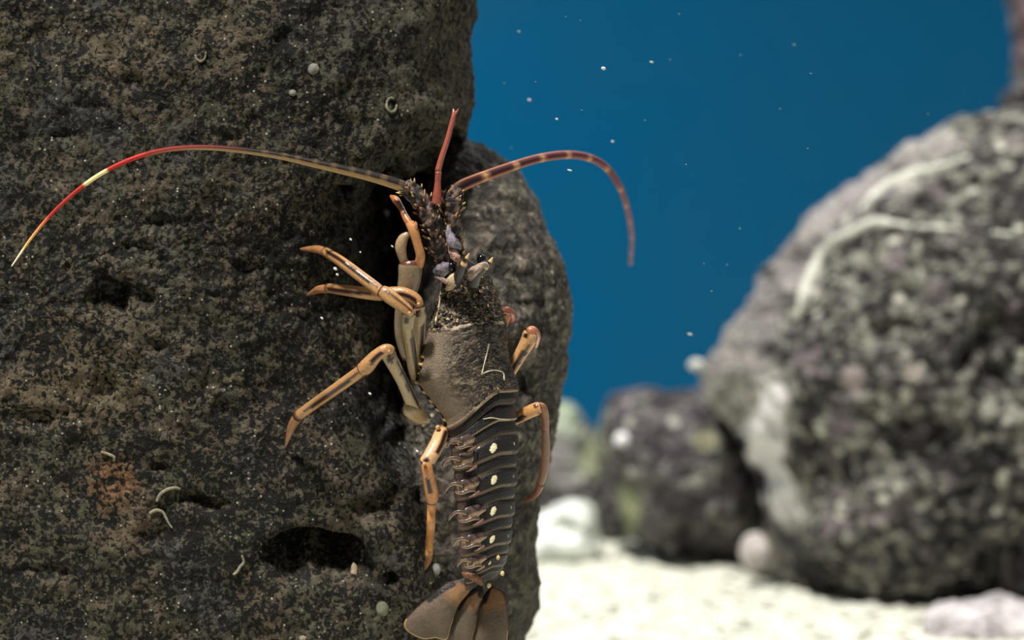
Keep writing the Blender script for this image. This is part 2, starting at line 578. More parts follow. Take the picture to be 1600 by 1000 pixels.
def px_tube(name, mat, parent, pts, sides=14, sub=6, color=None, flat=1.0, bumps=None):
    """pts: (px, py, Y, half width in px)"""
    return tube_obj(name, mat, parent, [P(a, b, Y) for a, b, Y, r in pts], [r * Y / F for a, b, Y, r in pts], sides=sides, sub=sub, color=color, flat=flat, bumps=bumps)


near = bvh_of(left, right)
far = bvh_of(big)
far_dark = bvh_of(dark)

# white veins on the tall reef rock
vein_px = [(1248, 498, 5), (1258, 455, 9), (1276, 415, 10), (1300, 386, 13), (1330, 366, 10), (1366, 350, 12), (1400, 351, 6), (1440, 356, 5), (1500, 358, 4), (1570, 367, 5), (1640, 372, 4)]
px_tube('vein', M_crust, big, [(a, b, depth(far, a, b, 2.6) + 0.003, r) for a, b, r in vein_px], sides=10, sub=6)
vein2 = [(1345, 330, 5), (1372, 306, 12), (1400, 288, 15), (1432, 276, 14), (1470, 264, 9), (1515, 248, 7)]
px_tube('vein', M_crust, big, [(a, b, depth(far, a, b, 2.7) + 0.004, r) for a, b, r in vein2], sides=10, sub=6)


def blob(name, px, py, Y, rx, ry, mat, parent=None, ry_depth=None, seed=0, rot=0.0, rough=0.18, lv=3):
    bm = bmesh.new()
    bmesh.ops.create_icosphere(bm, subdivisions=lv, radius=1)
    k = Y / F
    rd = ry_depth if ry_depth is not None else min(rx, ry)
    for v in bm.verts:
        d = v.co * (1 + rough * noise.noise(v.co * 1.7 + Vector((seed, seed * 2, 1))))
        x, z = d.x * rx * k, d.z * ry * k
        v.co = Vector((x * math.cos(rot) - z * math.sin(rot), d.y * rd * k, x * math.sin(rot) + z * math.cos(rot)))
    me = bpy.data.meshes.new(name)
    bm.to_mesh(me)
    bm.free()
    me.polygons.foreach_set('use_smooth', [True] * len(me.polygons))
    o = bpy.data.objects.new(name, me)
    COL.objects.link(o)
    me.materials.append(mat)
    o.location = P(px, py, Y)
    if parent:
        o.parent = parent
        o.matrix_parent_inverse = parent.matrix_basis.inverted()
    return o


hl_dot = blob('highlight_dot', 973, 687, depth(far_dark, 973, 687, 2.9) - 0.002, 13, 11, mat_plain('highlight_dot', (0.85, 0.83, 0.85), 0.05), dark)  # white dot added in place of a highlight on the dark boulder


def crust_on(name, outline, surf, default, lift, mat, parent):
    """a growth of real thickness lying on a stone's surface"""
    pts = catmull(outline, 6, True)
    c = pts.mean(axis=0)
    n, nr = len(pts), 14
    vv, ff = [], []
    for side in (0, 1):
        for j in range(nr + 1):
            r = j / nr
            for p in pts:
                q = c + (p - c) * r
                Yq = depth(surf, q[0], q[1], default)
                th = lift * math.sqrt(max(0.0, 1 - r ** 3)) * (1 + 0.5 * noise.noise(Vector((q[0] * 0.06, q[1] * 0.06, 1))))
                vv.append(P(q[0], q[1], Yq + (0.012 if side else -th)))
    m = (nr + 1) * n
    for s_ in range(2):
        for j in range(nr):
            for i in range(n):
                i2 = (i + 1) % n
                f = (s_ * m + j * n + i, s_ * m + j * n + i2, s_ * m + (j + 1) * n + i2, s_ * m + (j + 1) * n + i)
                ff.append(f if s_ else f[::-1])
    for i in range(n):
        i2 = (i + 1) % n
        ff.append((nr * n + i, nr * n + i2, m + nr * n + i2, m + nr * n + i))
    return link(name, make_mesh(name, vv, ff), mat, parent)


M_white = mat_plain('whitish_crust', (0.62, 0.60, 0.60), 0.2, 40, 0.8, 0.008)
crust_on('white_crust', [(1207, 596), (1226, 600), (1230, 640), (1229, 690), (1224, 730), (1248, 762), (1246, 806), (1224, 818), (1196, 802), (1184, 748), (1164, 706), (1154, 676), (1180, 642), (1192, 612)], far, 2.7, 0.012, M_white, big)
blob('growth', 1181, 862, 2.72, 26, 30, mat_plain('pinkish_growth', (0.50, 0.46, 0.45), 0.25, 40, 0.8, 0.01), big, seed=9)
blob('growth', 1088, 570, 2.80, 12, 9, M_crust, big, seed=4)

# ------------------------------------------------------------------ little growths on the left boulder
worms = [
    ('curled white worm tube like a hook high on the dark boulder', [(305, 86, 1.2), (308, 93, 1.6), (314, 96, 1.8), (320, 91, 1.5), (322, 81, 1.2)]),
    ('short bent worm tube at the edge of the rusty patch on the dark boulder', [(158, 706, 2), (168, 709, 2.2), (178, 714, 2.2), (178, 720, 1.6)]),
    ('arched yellowish worm tube below the rusty patch on the dark boulder', [(245, 783, 2.4), (250, 773, 2.6), (261, 765, 2.6), (274, 762, 2.2), (282, 764, 1.6)]),
    ('thin wavy worm tube drooping to the right, below the arched yellowish one', [(234, 802, 2.6), (244, 797, 2.4), (254, 800, 2.2), (260, 810, 2), (264, 818, 1.6), (269, 825, 1.4)]),
    ('kinked yellow worm tube left of the black hollow in the dark boulder', [(378, 868, 1.6), (381, 878, 2), (375, 886, 2.4), (370, 894, 2.2), (364, 898, 1.8)]),
]
for lab, pts in worms:
    m_ = [(a, b, depth(near, a, b, 1.54) - 0.0012, r) for a, b, r in pts]
    o = px_tube('worm_tube', M_tubeworm, None, m_, sides=8, sub=6)
    rebase(o, P(m_[0][0], m_[0][1], m_[0][2]))
    tag(o, lab, 'worm tube', 'worm tubes on the dark boulder')
# ring-shaped barnacle near the upper edge
pts = [(612 + 8 * math.cos(t), 164 + 11 * math.sin(t)) for t in np.linspace(0, 5.2, 9)]
m_ = [(a, b, depth(near, a, b, 1.56) - 0.001, 1.9) for a, b in pts]
o = px_tube('barnacle', M_tubeworm, None, m_, sides=8, sub=4)
rebase(o, P(612, 164, m_[0][2]))
tag(o, 'ring-shaped pale barnacle near the upper right edge of the dark boulder', 'barnacle')
for lab, cat, nm, (a, b, rx, ry, sd, mt) in [
    ('round grey polyp near the top of the dark boulder', 'polyp', 'polyp', (490, 108, 9, 9, 1, M_blob)),
    ('small buff polyp below and left of the round grey one', 'polyp', 'polyp', (457, 145, 6, 5, 2, M_blob)),
    ('pale round disc beside the raised front leg of the lobster', 'polyp', 'polyp', (603, 332, 6.5, 6, 3, mat_plain('pale_disc', (0.33, 0.33, 0.32), 0.1))),
    ('tiny cream shell hanging in the black hollow of the dark boulder', 'shell', 'shell', (553, 893, 5, 14, 4, mat_plain('cream_shell', (0.46, 0.36, 0.24), 0.2))),
    ('pale green sponge bud below the black hollow', 'sponge', 'sponge_bud', (597, 952, 10, 12, 5, mat_plain('green_sponge', (0.17, 0.17, 0.11), 0.15))),
    ('whitish pebble wedged at the tip of the lowest lobster leg', 'pebble', 'pebble', (681, 890, 8, 9, 6, mat_plain('whitish_pebble', (0.33, 0.33, 0.31), 0.2))),
    ('yellowish pebble at the lower edge of the dark boulder', 'pebble', 'pebble', (473, 997, 6, 4, 7, M_tubeworm)),
]:
    Y = depth(near, a, b, 1.56)
    o = blob(nm, a, b, Y - 0.0005, rx, ry, mt, seed=sd, ry_depth=0.5 * min(rx, ry))
    tag(o, lab, cat)

# ------------------------------------------------------------------ the lobster
PHI = math.radians(42)
YB = 1.515
KB = YB / F
LAT = Vector((math.cos(PHI), math.sin(PHI), 0))      # towards the animal's right side
DOR = Vector((math.sin(PHI), -math.cos(PHI), 0))     # towards its back

lobster = bpy.data.objects.new('spiny_lobster', None)
COL.objects.link(lobster)
lobster.location = P(757, 905, YB)
lobster.empty_display_size = 0.05
tag(lobster, 'spiny lobster with banded antennae clinging head up between dark and grey boulders', 'lobster')
bpy.context.view_layer.update()

M_shell = mat_paint('lobster_shell', 0.42, 0.35, 0.0012, 900, 0.22, 0.05)
M_leg = mat_paint('lobster_limb', 0.32, 0.5, 0.0005, 500, 0.12, 0.35)
M_whip = mat_paint('lobster_antenna', 0.55, 0.22, 0.0003, 600, 0.08, 0.0)
M_ped = mat_paint('antenna_base_shell', 0.5, 0.35, 0.0012, 900, 0.3, 0.0)
M_fan = mat_paint('lobster_tail_fan', 0.5, 0.35, 0.0006, 500, 0.12, 0.0)

S_ = np.array([408, 418, 432, 460, 500, 560, 600, 622, 632, 660, 700, 760, 820, 860, 890, 905])
CX = np.array([730, 729, 728, 728, 727, 718, 747, 750, 750, 752, 756, 757, 757, 756, 754, 750])
AA = np.array([10, 24, 42, 56, 70, 86, 68, 64, 62, 62, 60, 56, 49, 44, 36, 26])
BB = np.array([8, 18, 32, 42, 52, 59, 50, 49, 45, 45, 45, 42, 37, 33, 26, 14])
BND = [612, 657, 708, 758, 806, 849, 884, 906]        # rear edges at the midline: carapace, then the abdomen rings
CRE, DARKB, TANB = lin(226, 214, 176, 1.5), lin(34, 30, 31, 1.25), lin(122, 100, 78, 1.4)


def shear(s, th):
    k = np.interp(s, [420, 500, 612, 660, 720, 900], [0, 12, 58, 34, 22, 16])
    return k * max(0.0, -math.sin(th)) ** 1.5


def body_point(s, th, extra=0.0):
    a, b, cx = np.interp(s, S_, AA), np.interp(s, S_, BB), np.interp(s, S_, CX)
    sn, cs = math.sin(th), math.cos(th)
    bb = b if cs > 0 else b * 0.55
    r = 1 + extra
    py = s + shear(s, th)
    return P(cx, py, YB) + LAT * (a * sn * r * KB) + DOR * (bb * cs * r * KB)


ns, nth = 460, 240
ss = np.linspace(408, 905, ns)
ths = np.linspace(-math.pi, math.pi, nth, endpoint=False)
verts, cols = [], []
for s in ss:
    seg = sum(1 for b in BND if s >= b)
    for th in ths:
        td = math.degrees(th)
        q = Vector((th * 42, s, 0))
        ex = 0.0
        if seg == 0:
            rough_f = min(1, max(0, (td + 62 + 8 * noise.noise(q * 0.03)) / 22)) if s > 505 else 1.0
            rough_f *= 1 if abs(td) < 118 else 0.3
            grain = noise.noise(q * 0.36) + 0.7 * noise.noise(q * 0.80 + Vector((3, 1, 4)))
            front = max(0.0, min(1.0, (507 + 5 * noise.noise(Vector((td * 0.12, 0, 1))) - s) / 5))
            ex += rough_f * (0.042 * abs(grain) + 0.030 * noise.noise(q * 0.14)) * (1 + 0.9 * front) - 0.035 * front
            flat_c = lin(112, 97, 80, 1.25) * (1 + 0.2 * noise.noise(q * 0.4) + 0.25 * noise.noise(q * 0.07))
            dk = DARKB * 0.95
            lt = lin(118, 104, 86, 1.25) if front < 0.5 else lin(128, 108, 82, 1.25)
            kk = min(1.0, max(0.0, (grain + 0.8 * noise.noise(q * 0.12 + Vector((9, 2, 2))) + 0.05) / 0.5))
            mixb = max(0.0, min(1.0, (-td + 5) / 60))
            kk = kk * (0.60 + 0.40 * mixb) + 0.30 * mixb * (1 - front)
            kk = min(1.0, kk)
            rc = dk * (1 - kk) + lt * kk
            if front > 0.5 and noise.noise(q * 0.26 + Vector((2, 8, 8))) > 0.52:
                rc = lin(200, 165, 105, 1.3)
            colr = rc * rough_f + flat_c * (1 - rough_f)
            if 0.05 < front < 0.98 and noise.noise(q * 0.08 + Vector((1, 1, 7))) > -0.1 and -75 < td < 40:
                colr = lin(165, 148, 130, 1.25)
                ex += 0.02
            if BND[0] - s < 5:
                ex += 0.03 * math.sin((BND[0] - s) / 5 * math.pi)
                colr = colr * 0.5 + lin(130, 104, 82, 1.15) * 0.5
            if BND[0] - s < 2.5 and td > -40:
                colr = lin(165, 140, 110, 1.3)
            if -103 < td < -88 and s > 530:
                bead = math.sin(s * 0.62 + 2.5 * noise.noise(Vector((s * 0.05, 3, 3)))) + 0.35 * noise.noise(Vector((s * 0.2, 1, 3)))
                ex += 0.03 * bead
                colr = lin(205, 172, 115, 1.3) if bead > 0.45 else DARKB
            if abs(td) > 118:
                colr = lin(90, 70, 58, 1.2)
        else:
            lo, hi = BND[seg - 1], BND[seg] if seg < len(BND) else 910
            t = (s - lo) / (hi - lo)
            ex = -0.045 + 0.085 * t ** 0.7 - 0.05 * math.exp(-((t - 0.42) / 0.07) ** 2)
            if t > 0.9:
                ex += -0.035 * (t - 0.9) / 0.1
            colr = DARKB * 0.78 * (1 + 0.35 * noise.noise(q * 0.12))
            side = max(0.0, min(1.0, (-td - 58) / 26))
            colr = colr * (1 - side) + lin(84, 68, 64, 1.15) * (1 + 0.35 * noise.noise(q * 0.09)) * side
            if t > 0.91:
                colr = lin(150, 128, 104, 1.4) if seg == 1 else (lin(108, 90, 70, 1.3) if td < 20 else lin(66, 58, 48, 1.3))
            elif 0.36 < t < 0.44 and td < 55:
                colr = colr * 0.3 + lin(150, 122, 90, 1.3) * 0.7 * (0.35 if td > -20 else min(1.0, 0.4 + (-td - 20) / 40))
            if 2 <= seg <= 5 or seg == 6:
                tw = 0.70
                sz = 1.0 if seg < 6 else 0.55
                for tc, wd, tt in ((-17, 5.4 * sz * (1 + 0.25 * noise.noise(q * 0.2)), 0.135 * sz), (27, 2.2 * sz, 0.05)):
                    dd = ((td - tc - 10 * (tw - t)) / wd) ** 2 + ((t - tw) / tt) ** 2
                    if dd < 1:
                        colr = CRE if tc < 0 else CRE * 0.45
                        ex += 0.012 * (1 - dd)
            if abs(td) > 112:
                colr = lin(80, 62, 54, 1.1)
        verts.append(body_point(s, th, ex))
        cols.append(colr)
faces = []
for j in range(ns - 1):
    for i in range(nth):
        i2 = (i + 1) % nth
        faces.append((j * nth + i, j * nth + i2, (j + 1) * nth + i2, (j + 1) * nth + i))
for j in (0, ns - 1):
    verts.append(sum((verts[j * nth + i] for i in range(nth)), Vector()) / nth)
    cols.append(DARKB)
    e = len(verts) - 1
    for i in range(nth):
        i2 = (i + 1) % nth
        faces.append((j * nth + i2, j * nth + i, e) if j == 0 else (j * nth + i, j * nth + i2, e))
body = link('body', make_mesh('body', verts, faces, cols), M_shell, lobster)
body['label'] = 'dark rough carapace and black ringed abdomen with cream spots'
_tmp = coords(body.data)
bbvh = BVHTree.FromPolygons([Vector(x) for x in _tmp], [tuple(p.vertices) for p in body.data.polygons])


def cone_mesh(name, L, r, tipcol, basecol, sides=10, bend=0.15):
    pts = [Vector((0, 0, -0.15 * L)), Vector((0, 0, 0.35 * L)), Vector((bend * L * 0.4, 0, 0.75 * L)), Vector((bend * L, 0, L))]
    v, f, c = tube(pts, [r, r * 0.7, r * 0.36, r * 0.04], sides, 3, color=lambda u, w: basecol * (1 - min(1, max(0, (u - 0.45) * 3))) + tipcol * min(1, max(0, (u - 0.45) * 3)), ref=Vector((1, 0, 0)))
    return make_mesh(name, v, f, c)


spine_me = cone_mesh('spine', 0.0062, 0.0017, lin(225, 190, 110, 1.4), DARKB * 1.4)
spine_me.materials.append(M_leg)
spine_or = cone_mesh('spine', 0.0042, 0.0017, lin(205, 152, 105, 1.25), lin(110, 70, 52, 1.2))
spine_or.materials.append(M_leg)


def spine(me, pos, direction, parent, scale=1.0):
    o = bpy.data.objects.new('spine', me)
    COL.objects.link(o)
    o.parent = parent
    o.matrix_parent_inverse = parent.matrix_basis.inverted()
    o.location = pos
    o.rotation_euler = Vector(direction).to_track_quat('Z', 'X').to_euler()
    o.scale = (scale,) * 3
    return o


# forward-pointing spines over the front of the carapace (child of the body)
for (a, b, sc) in [(762, 453, 0.9), (748, 446, 0.8), (733, 455, 0.7), (716, 462, 0.8), (735, 495, 1.0), (755, 480, 0.9), (776, 502, 1.1), (770, 470, 0.7), (712, 482, 0.8), (724, 474, 0.7), (700, 470, 0.8),
                   (742, 470, 0.8), (694, 492, 0.8), (681, 508, 1.1), (706, 498, 0.7), (760, 504, 0.7), (768, 528, 0.8), (744, 520, 0.6), (750, 548, 0.6), (778, 612, 0.7), (766, 600, 0.8), (772, 566, 0.7), (730, 545, 0.5), (728, 436, 0.7), (704, 455, 0.6), (722, 452, 0.6), (739, 462, 0.6), (751, 460, 0.5), (764, 484, 0.7), (747, 491, 0.6), (720, 494, 0.6), (711, 470, 0.5), (731, 484, 0.5), (772, 486, 0.7), (757, 516, 0.6), (775, 548, 0.6), (742, 584, 0.45), (756, 622, 0.5)]:
    o0 = Vector((0, 0, H))
    hit = bbvh.ray_cast(o0, (P(a, b, 1) - o0).normalized(), 9)
    if hit[0] is not None:
        spine(spine_me, hit[0], hit[1] * 0.6 + Vector((0.1, 0, 0.9)), body, sc)


def on_body(px, py, lift=0.0006, d=1.5):
    return depth(bbvh, px, py, d) - lift


# pale raised ridges of the carapace
for pts, r in [([(764, 537), (760, 555), (756, 571), (753, 584)], 1.5), ([(752, 585), (764, 580), (776, 579), (786, 583), (788, 594)], 1.5), ([(690, 436), (689, 452), (687, 470), (685, 482)], 2.0),
               ([(686, 482), (683, 492), (681, 506)], 1.5), ([(755, 655), (768, 653), (782, 655), (796, 656)], 1.2)]:
    px_tube('ridge', M_leg, body, [(a, b, on_body(a, b, 0.0004), r * (0.65 + 0.25 * (k % 2))) for k, (a, b) in enumerate(pts)], sides=8, sub=5, color=lambda u, w: lin(184, 174, 148, 1.2) * (1 + 0.4 * noise.noise(Vector((u * 9, w, 1)))))

# horns over the eyes
for pts in ([(711, 446, 1.487, 8), (716, 432, 1.480, 8), (722, 419, 1.474, 6.5), (728, 406, 1.470, 4), (733, 396, 1.468, 0.8)],
            [(738, 446, 1.494, 10), (744, 428, 1.486, 9.5), (755, 418, 1.481, 7.5), (764, 411, 1.479, 4.5), (770, 402, 1.478, 0.8)]):
    px_tube('horn', M_leg, body, pts, sides=14, sub=6,
            color=lambda u, w: (lin(214, 178, 116, 1.25) if u > 0.88 or 0.70 < u < 0.77 else lin(40, 35, 34, 1.2) * (1.0 + 0.5 * noise.noise(Vector((u * 9, w, 3))))))
# eyes on short stalks and the pale plates between the antennae
for (a, b, Y) in ((706, 417, 1.482), (752, 405, 1.505)):
    e = blob('eye', a, b, Y, 7.5, 8, mat_plain('lobster_eye', (0.008, 0.008, 0.012), 0.1, 200, 0.15, 0.0, 0.6), lobster, 7, seed=2, rough=0.03)


def shell_piece(name, pts, col, parent, flat=0.7, sides=14):
    c1 = col

    def cf(u, w):
        n = noise.noise(Vector((u * 5, w * 0.9, c1[0] * 50))) + 0.6 * noise.noise(Vector((u * 14, w * 2.2, 7)))
        return c1 * max(0.18, 0.85 + 0.75 * n)
    return px_tube(name, M_ped, parent, pts, sides=20, sub=9, color=cf, flat=flat,
                   bumps=lambda u, w: 0.22 * noise.noise(Vector((u * 6, math.cos(w) * 1.6, math.sin(w) * 1.6 + c1[0] * 30))))


LAV = lin(128, 120, 130, 1.2)
shell_piece('face_plate', [(678, 425, 1.488, 3), (686, 421, 1.484, 7), (696, 417, 1.482, 8.5), (703, 413, 1.482, 4)], LAV, lobster)
shell_piece('face_plate', [(697, 452, 1.488, 3), (704, 446, 1.484, 7), (708, 436, 1.481, 8), (713, 428, 1.480, 4)], lin(196, 172, 140, 1.4), lobster)
shell_piece('face_plate', [(716, 430, 1.481, 3), (722, 420, 1.477, 5), (718, 410, 1.477, 5), (711, 402, 1.478, 2)], lin(205, 165, 140, 1.3), lobster)

# ---- antennae
shell_piece('face_plate', [(680, 432, 1.488, 2), (690, 436, 1.484, 4), (700, 442, 1.483, 4), (706, 448, 1.484, 2)], lin(150, 128, 118, 1.2), lobster)
shell_piece('face_plate', [(733, 436, 1.482, 5), (738, 427, 1.477, 7.5), (747, 419, 1.475, 6.5), (757, 413, 1.475, 4), (764, 417, 1.476, 2)], lin(158, 138, 124, 1.25), lobster)


def ped_col(u, w):
    n = noise.noise(Vector((u * 12, math.cos(w) * 2.2, math.sin(w) * 2.2))) + 0.6 * noise.noise(Vector((u * 30, math.cos(w) * 5, math.sin(w) * 5)))
    f = min(1.0, max(0.0, (n - 0.02) / 0.3))
    return lin(32, 28, 28, 1.1) * (1 - f) + lin(128, 108, 98, 1.25) * f


def ped_bump(u, w):
    return 0.26 * noise.noise(Vector((u * 13, math.cos(w) * 3, math.sin(w) * 3))) - 0.22 * (math.exp(-((u - 0.36) / 0.035) ** 2) + math.exp(-((u - 0.70) / 0.035) ** 2))


def antenna(base_pts, whip_pts, whip_col, seed):
    a = px_tube('antenna', M_ped, lobster, base_pts, sides=20, sub=10, color=ped_col, bumps=ped_bump)
    px_tube('flagellum', M_whip, a, whip_pts, sides=12, sub=10, color=whip_col)
    rnd = random.Random(seed)
    pr = catmull([tuple(P(x, y, Y)) + (r * Y / F,) for x, y, Y, r in base_pts], 12)
    for k in range(44):
        i = rnd.randrange(3, len(pr) - 3)
        t = Vector(pr[i + 1][:3] - pr[i - 1][:3]).normalized()
        ref = Vector((0, -1, 0))
        av = (ref - t * ref.dot(t)).normalized()
        bv = t.cross(av)
        w = rnd.uniform(-1.7, 1.7)
        n = av * math.cos(w) + bv * math.sin(w)
        spine(spine_or if rnd.random() < 0.6 else spine_me, Vector(pr[i][:3]) + n * pr[i][3] * 0.92, n + t * 0.7, a, rnd.uniform(0.55, 1.0))
    return a


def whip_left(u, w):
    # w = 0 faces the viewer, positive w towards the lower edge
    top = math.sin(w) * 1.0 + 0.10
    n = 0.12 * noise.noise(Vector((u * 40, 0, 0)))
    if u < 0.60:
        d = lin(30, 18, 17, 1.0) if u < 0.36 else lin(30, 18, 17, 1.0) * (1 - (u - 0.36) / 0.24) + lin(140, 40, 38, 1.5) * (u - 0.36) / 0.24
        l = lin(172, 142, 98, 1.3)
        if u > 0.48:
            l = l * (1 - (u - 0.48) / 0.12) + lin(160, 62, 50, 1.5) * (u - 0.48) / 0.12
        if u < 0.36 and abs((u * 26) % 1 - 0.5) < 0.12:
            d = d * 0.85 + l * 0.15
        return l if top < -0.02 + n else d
    if 0.695 < u < 0.755:
        return lin(236, 214, 150, 1.6)
    if u > 0.955:
        return lin(240, 224, 180, 1.8)
    if u > 0.86:
        f = (u - 0.86) / 0.095
        return lin(196, 72, 44, 1.6) * (1 - f) + lin(236, 190, 110, 1.7) * f
    return lin(172, 48, 42, 1.6)


def whip_right(u, w):
    per = (u * 11.5) % 1.0
    n = noise.noise(Vector((u * 30, w, 0)))
    light = math.exp(-((per - 0.86) / 0.09) ** 2)
    s = math.sin(w)
    k = min(1.0, u / 0.5)
    d = lin(36, 18, 19, 1.1) * (1 - k) + lin(112, 56, 64, 1.2) * k
    e = lin(176, 112, 74, 1.2) * (1 - k) + lin(128, 80, 84, 1.2) * k
    c = e if abs(s + 0.1 * n) > 0.74 else d
    lt = lin(216, 160, 116, 1.25)
    if u > 0.5:
        q = (u - 0.5) / 0.5
        c = c * (1 - q) + lin(120, 98, 114, 1.25) * q
        lt = lt * (1 - q) + lin(150, 134, 146, 1.25) * q
    f = light * (1.0 if s > -0.35 else 0.35) * (0.9 if u < 0.5 else 0.7)
    return c * (1 - f) + lt * f


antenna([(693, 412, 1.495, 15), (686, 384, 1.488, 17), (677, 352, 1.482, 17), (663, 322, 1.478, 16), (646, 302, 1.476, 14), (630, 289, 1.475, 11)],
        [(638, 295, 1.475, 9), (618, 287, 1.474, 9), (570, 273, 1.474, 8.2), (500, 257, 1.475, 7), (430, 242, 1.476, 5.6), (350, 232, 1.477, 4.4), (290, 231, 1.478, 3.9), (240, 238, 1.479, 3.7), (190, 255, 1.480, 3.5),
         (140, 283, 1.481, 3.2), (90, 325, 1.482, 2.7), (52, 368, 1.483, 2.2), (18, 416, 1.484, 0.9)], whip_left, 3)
antenna([(716, 410, 1.500, 13), (708, 380, 1.494, 15), (703, 352, 1.488, 17), (704, 328, 1.485, 17), (708, 308, 1.484, 16), (714, 292, 1.484, 11)],
        [(704, 302, 1.484, 9), (722, 290, 1.488, 9.5), (750, 278, 1.50, 8.5), (800, 260, 1.53, 7.6), (840, 248, 1.56, 7), (880, 242, 1.59, 6.6), (915, 245, 1.625, 6.2), (945, 260, 1.66, 5.8), (967, 290, 1.69, 5.4), (980, 326, 1.74, 5), (987, 368, 1.80, 4.3), (985, 412, 1.86, 3.2)],
        whip_right, 5)
shell_piece('face_plate', [(700, 352, 1.478, 2), (702, 366, 1.474, 6), (707, 378, 1.472, 9), (716, 384, 1.473, 6), (720, 389, 1.475, 2)], LAV, lobster)
shell_piece('face_plate', [(702, 384, 1.478, 3), (708, 394, 1.474, 7), (714, 404, 1.474, 6), (719, 408, 1.476, 2)], lin(190, 150, 138, 1.3), lobster)
red = lin(152, 82, 66, 1.3)
an = px_tube('antennule', M_leg, lobster, [(682, 318, 1.475, 8), (683, 305, 1.474, 7), (684, 285, 1.473, 5), (685, 268, 1.472, 5.2)], color=lambda u, w: red * 0.95)
px_tube('antennule_tip', M_leg, an, [(684, 268, 1.472, 5), (690, 246, 1.473, 4.6), (698, 222, 1.474, 4.2), (704, 200, 1.475, 4), (709, 180, 1.476, 3.6), (708, 170, 1.477, 1.2)], color=lambda u, w: red)
px_tube('antennule_tip', M_leg, an, [(709, 180, 1.476, 2.5), (714, 174, 1.477, 1.6), (716, 170, 1.478, 0.6)], color=lambda u, w: red)

# ---- legs
OR1, OR2, BR, CREAM = lin(184, 138, 90, 1.1), lin(160, 112, 72, 1.1), lin(50, 28, 25, 1.0), lin(166, 146, 110, 1.15)


def leg_color(kind, stripe_at=0.2, width=0.5, lo=0.08, hi=0.92, base=None):
    b0 = base if base is not None else (CREAM if kind == 'merus' else OR1)

    def f(u, w):
        n = noise.noise(Vector((u * 7, math.cos(w) * 1.4, math.sin(w) * 1.4 + b0[0] * 20)))
        c = b0 * (1 + 0.16 * n)
        d = abs((w - stripe_at + math.pi) % (2 * math.pi) - math.pi)
        tp = min(1.0, max(0.0, (u - lo) / 0.14), max(0.0, (hi - u) / 0.14)) if lo < u < hi else 0.0
        if kind != 'dactyl' and d < width * tp * (1 + 0.22 * n):
            return BR * (1 + 0.3 * n)
        if kind != 'dactyl' and (u < 0.035 or u > 0.965):
            return lin(96, 56, 40, 1.0)
        if kind == 'merus' and ((u - 0.91) / 0.04) ** 2 + ((d - 0.9) / 0.45) ** 2 < 1:
            return BR
        if kind == 'dactyl':
            return OR2 * (1 + 0.2 * n)
        if abs(d - width - 0.25) < 0.18 and lo < u < hi:
            return c * 1.22
        return c
    return f


def leg(segs, label=None):
    """segs: list of (name, points, colour function); the first carries the others"""
    root = None
    for nm, pts, cf in segs:
        o = px_tube('walking_leg' if root is None else nm, M_leg, lobster if root is None else root, pts, sides=16, sub=8, color=cf, flat=0.85)
        if root is None:
            root = o
    return root


def rd(px, py, lift=0.004, d=1.55):
    return min(depth(near, px, py, d), 1.75) - lift


tipA, tipB, tipC, tipD = rd(470, 389), rd(482, 459), rd(447, 697), rd(667, 888)
# second leg on the left, lying uppermost
leg([('merus', [(650, 592, 1.50, 7), (646, 575, 1.488, 9), (641, 545, 1.476, 9), (637, 510, 1.466, 10), (639, 491, 1.462, 11), (640, 486, 1.462, 7)], leg_color('merus', 0.8, 0.5, 0.02, 0.8)),
     ('carpus', [(644, 492, 1.460, 5), (637, 484, 1.457, 8), (618, 470, 1.458, 11), (602, 458, 1.460, 11), (594, 453, 1.461, 8)], leg_color('carpus', 0.3, 0.28)),
     ('propodus', [(600, 460, 1.461, 8), (588, 450, 1.463, 9), (560, 429, 1.470, 9), (532, 408, 1.480, 8.5), (508, 393, tipA - 0.018, 7.5)], leg_color('propodus', 0.3, 0.4, 0.02, 0.96)),
     ('dactyl', [(512, 395, tipA - 0.019, 7), (498, 390, tipA - 0.013, 6.4), (484, 389, tipA - 0.005, 4.6), (469, 389, tipA, 1.2)], leg_color('dactyl'))])
# third leg, crossing below it
leg([('merus', [(655, 570, 1.51, 7), (654, 545, 1.495, 9), (655, 510, 1.482, 10), (655, 488, 1.476, 11), (653, 476, 1.474, 8)], leg_color('merus', 0.65, 0.5, 0.1, 0.8)),
     ('carpus', [(656, 480, 1.474, 7), (650, 468, 1.473, 9), (632, 459, 1.473, 10), (610, 458, 1.475, 10), (600, 460, 1.476, 8)], leg_color('carpus', -0.3, 0.35)),
     ('propodus', [(604, 461, 1.476, 9), (585, 460, 1.477, 9.5), (550, 455, 1.482, 9), (512, 450, tipB - 0.018, 7.5)], leg_color('propodus', -0.1, 0.45, 0.1, 0.98)),
     ('dactyl', [(518, 451, tipB - 0.019, 7), (500, 452, tipB - 0.013, 6.4), (490, 456, tipB - 0.005, 4.5), (480, 461, tipB, 1.2)], leg_color('dactyl'))])
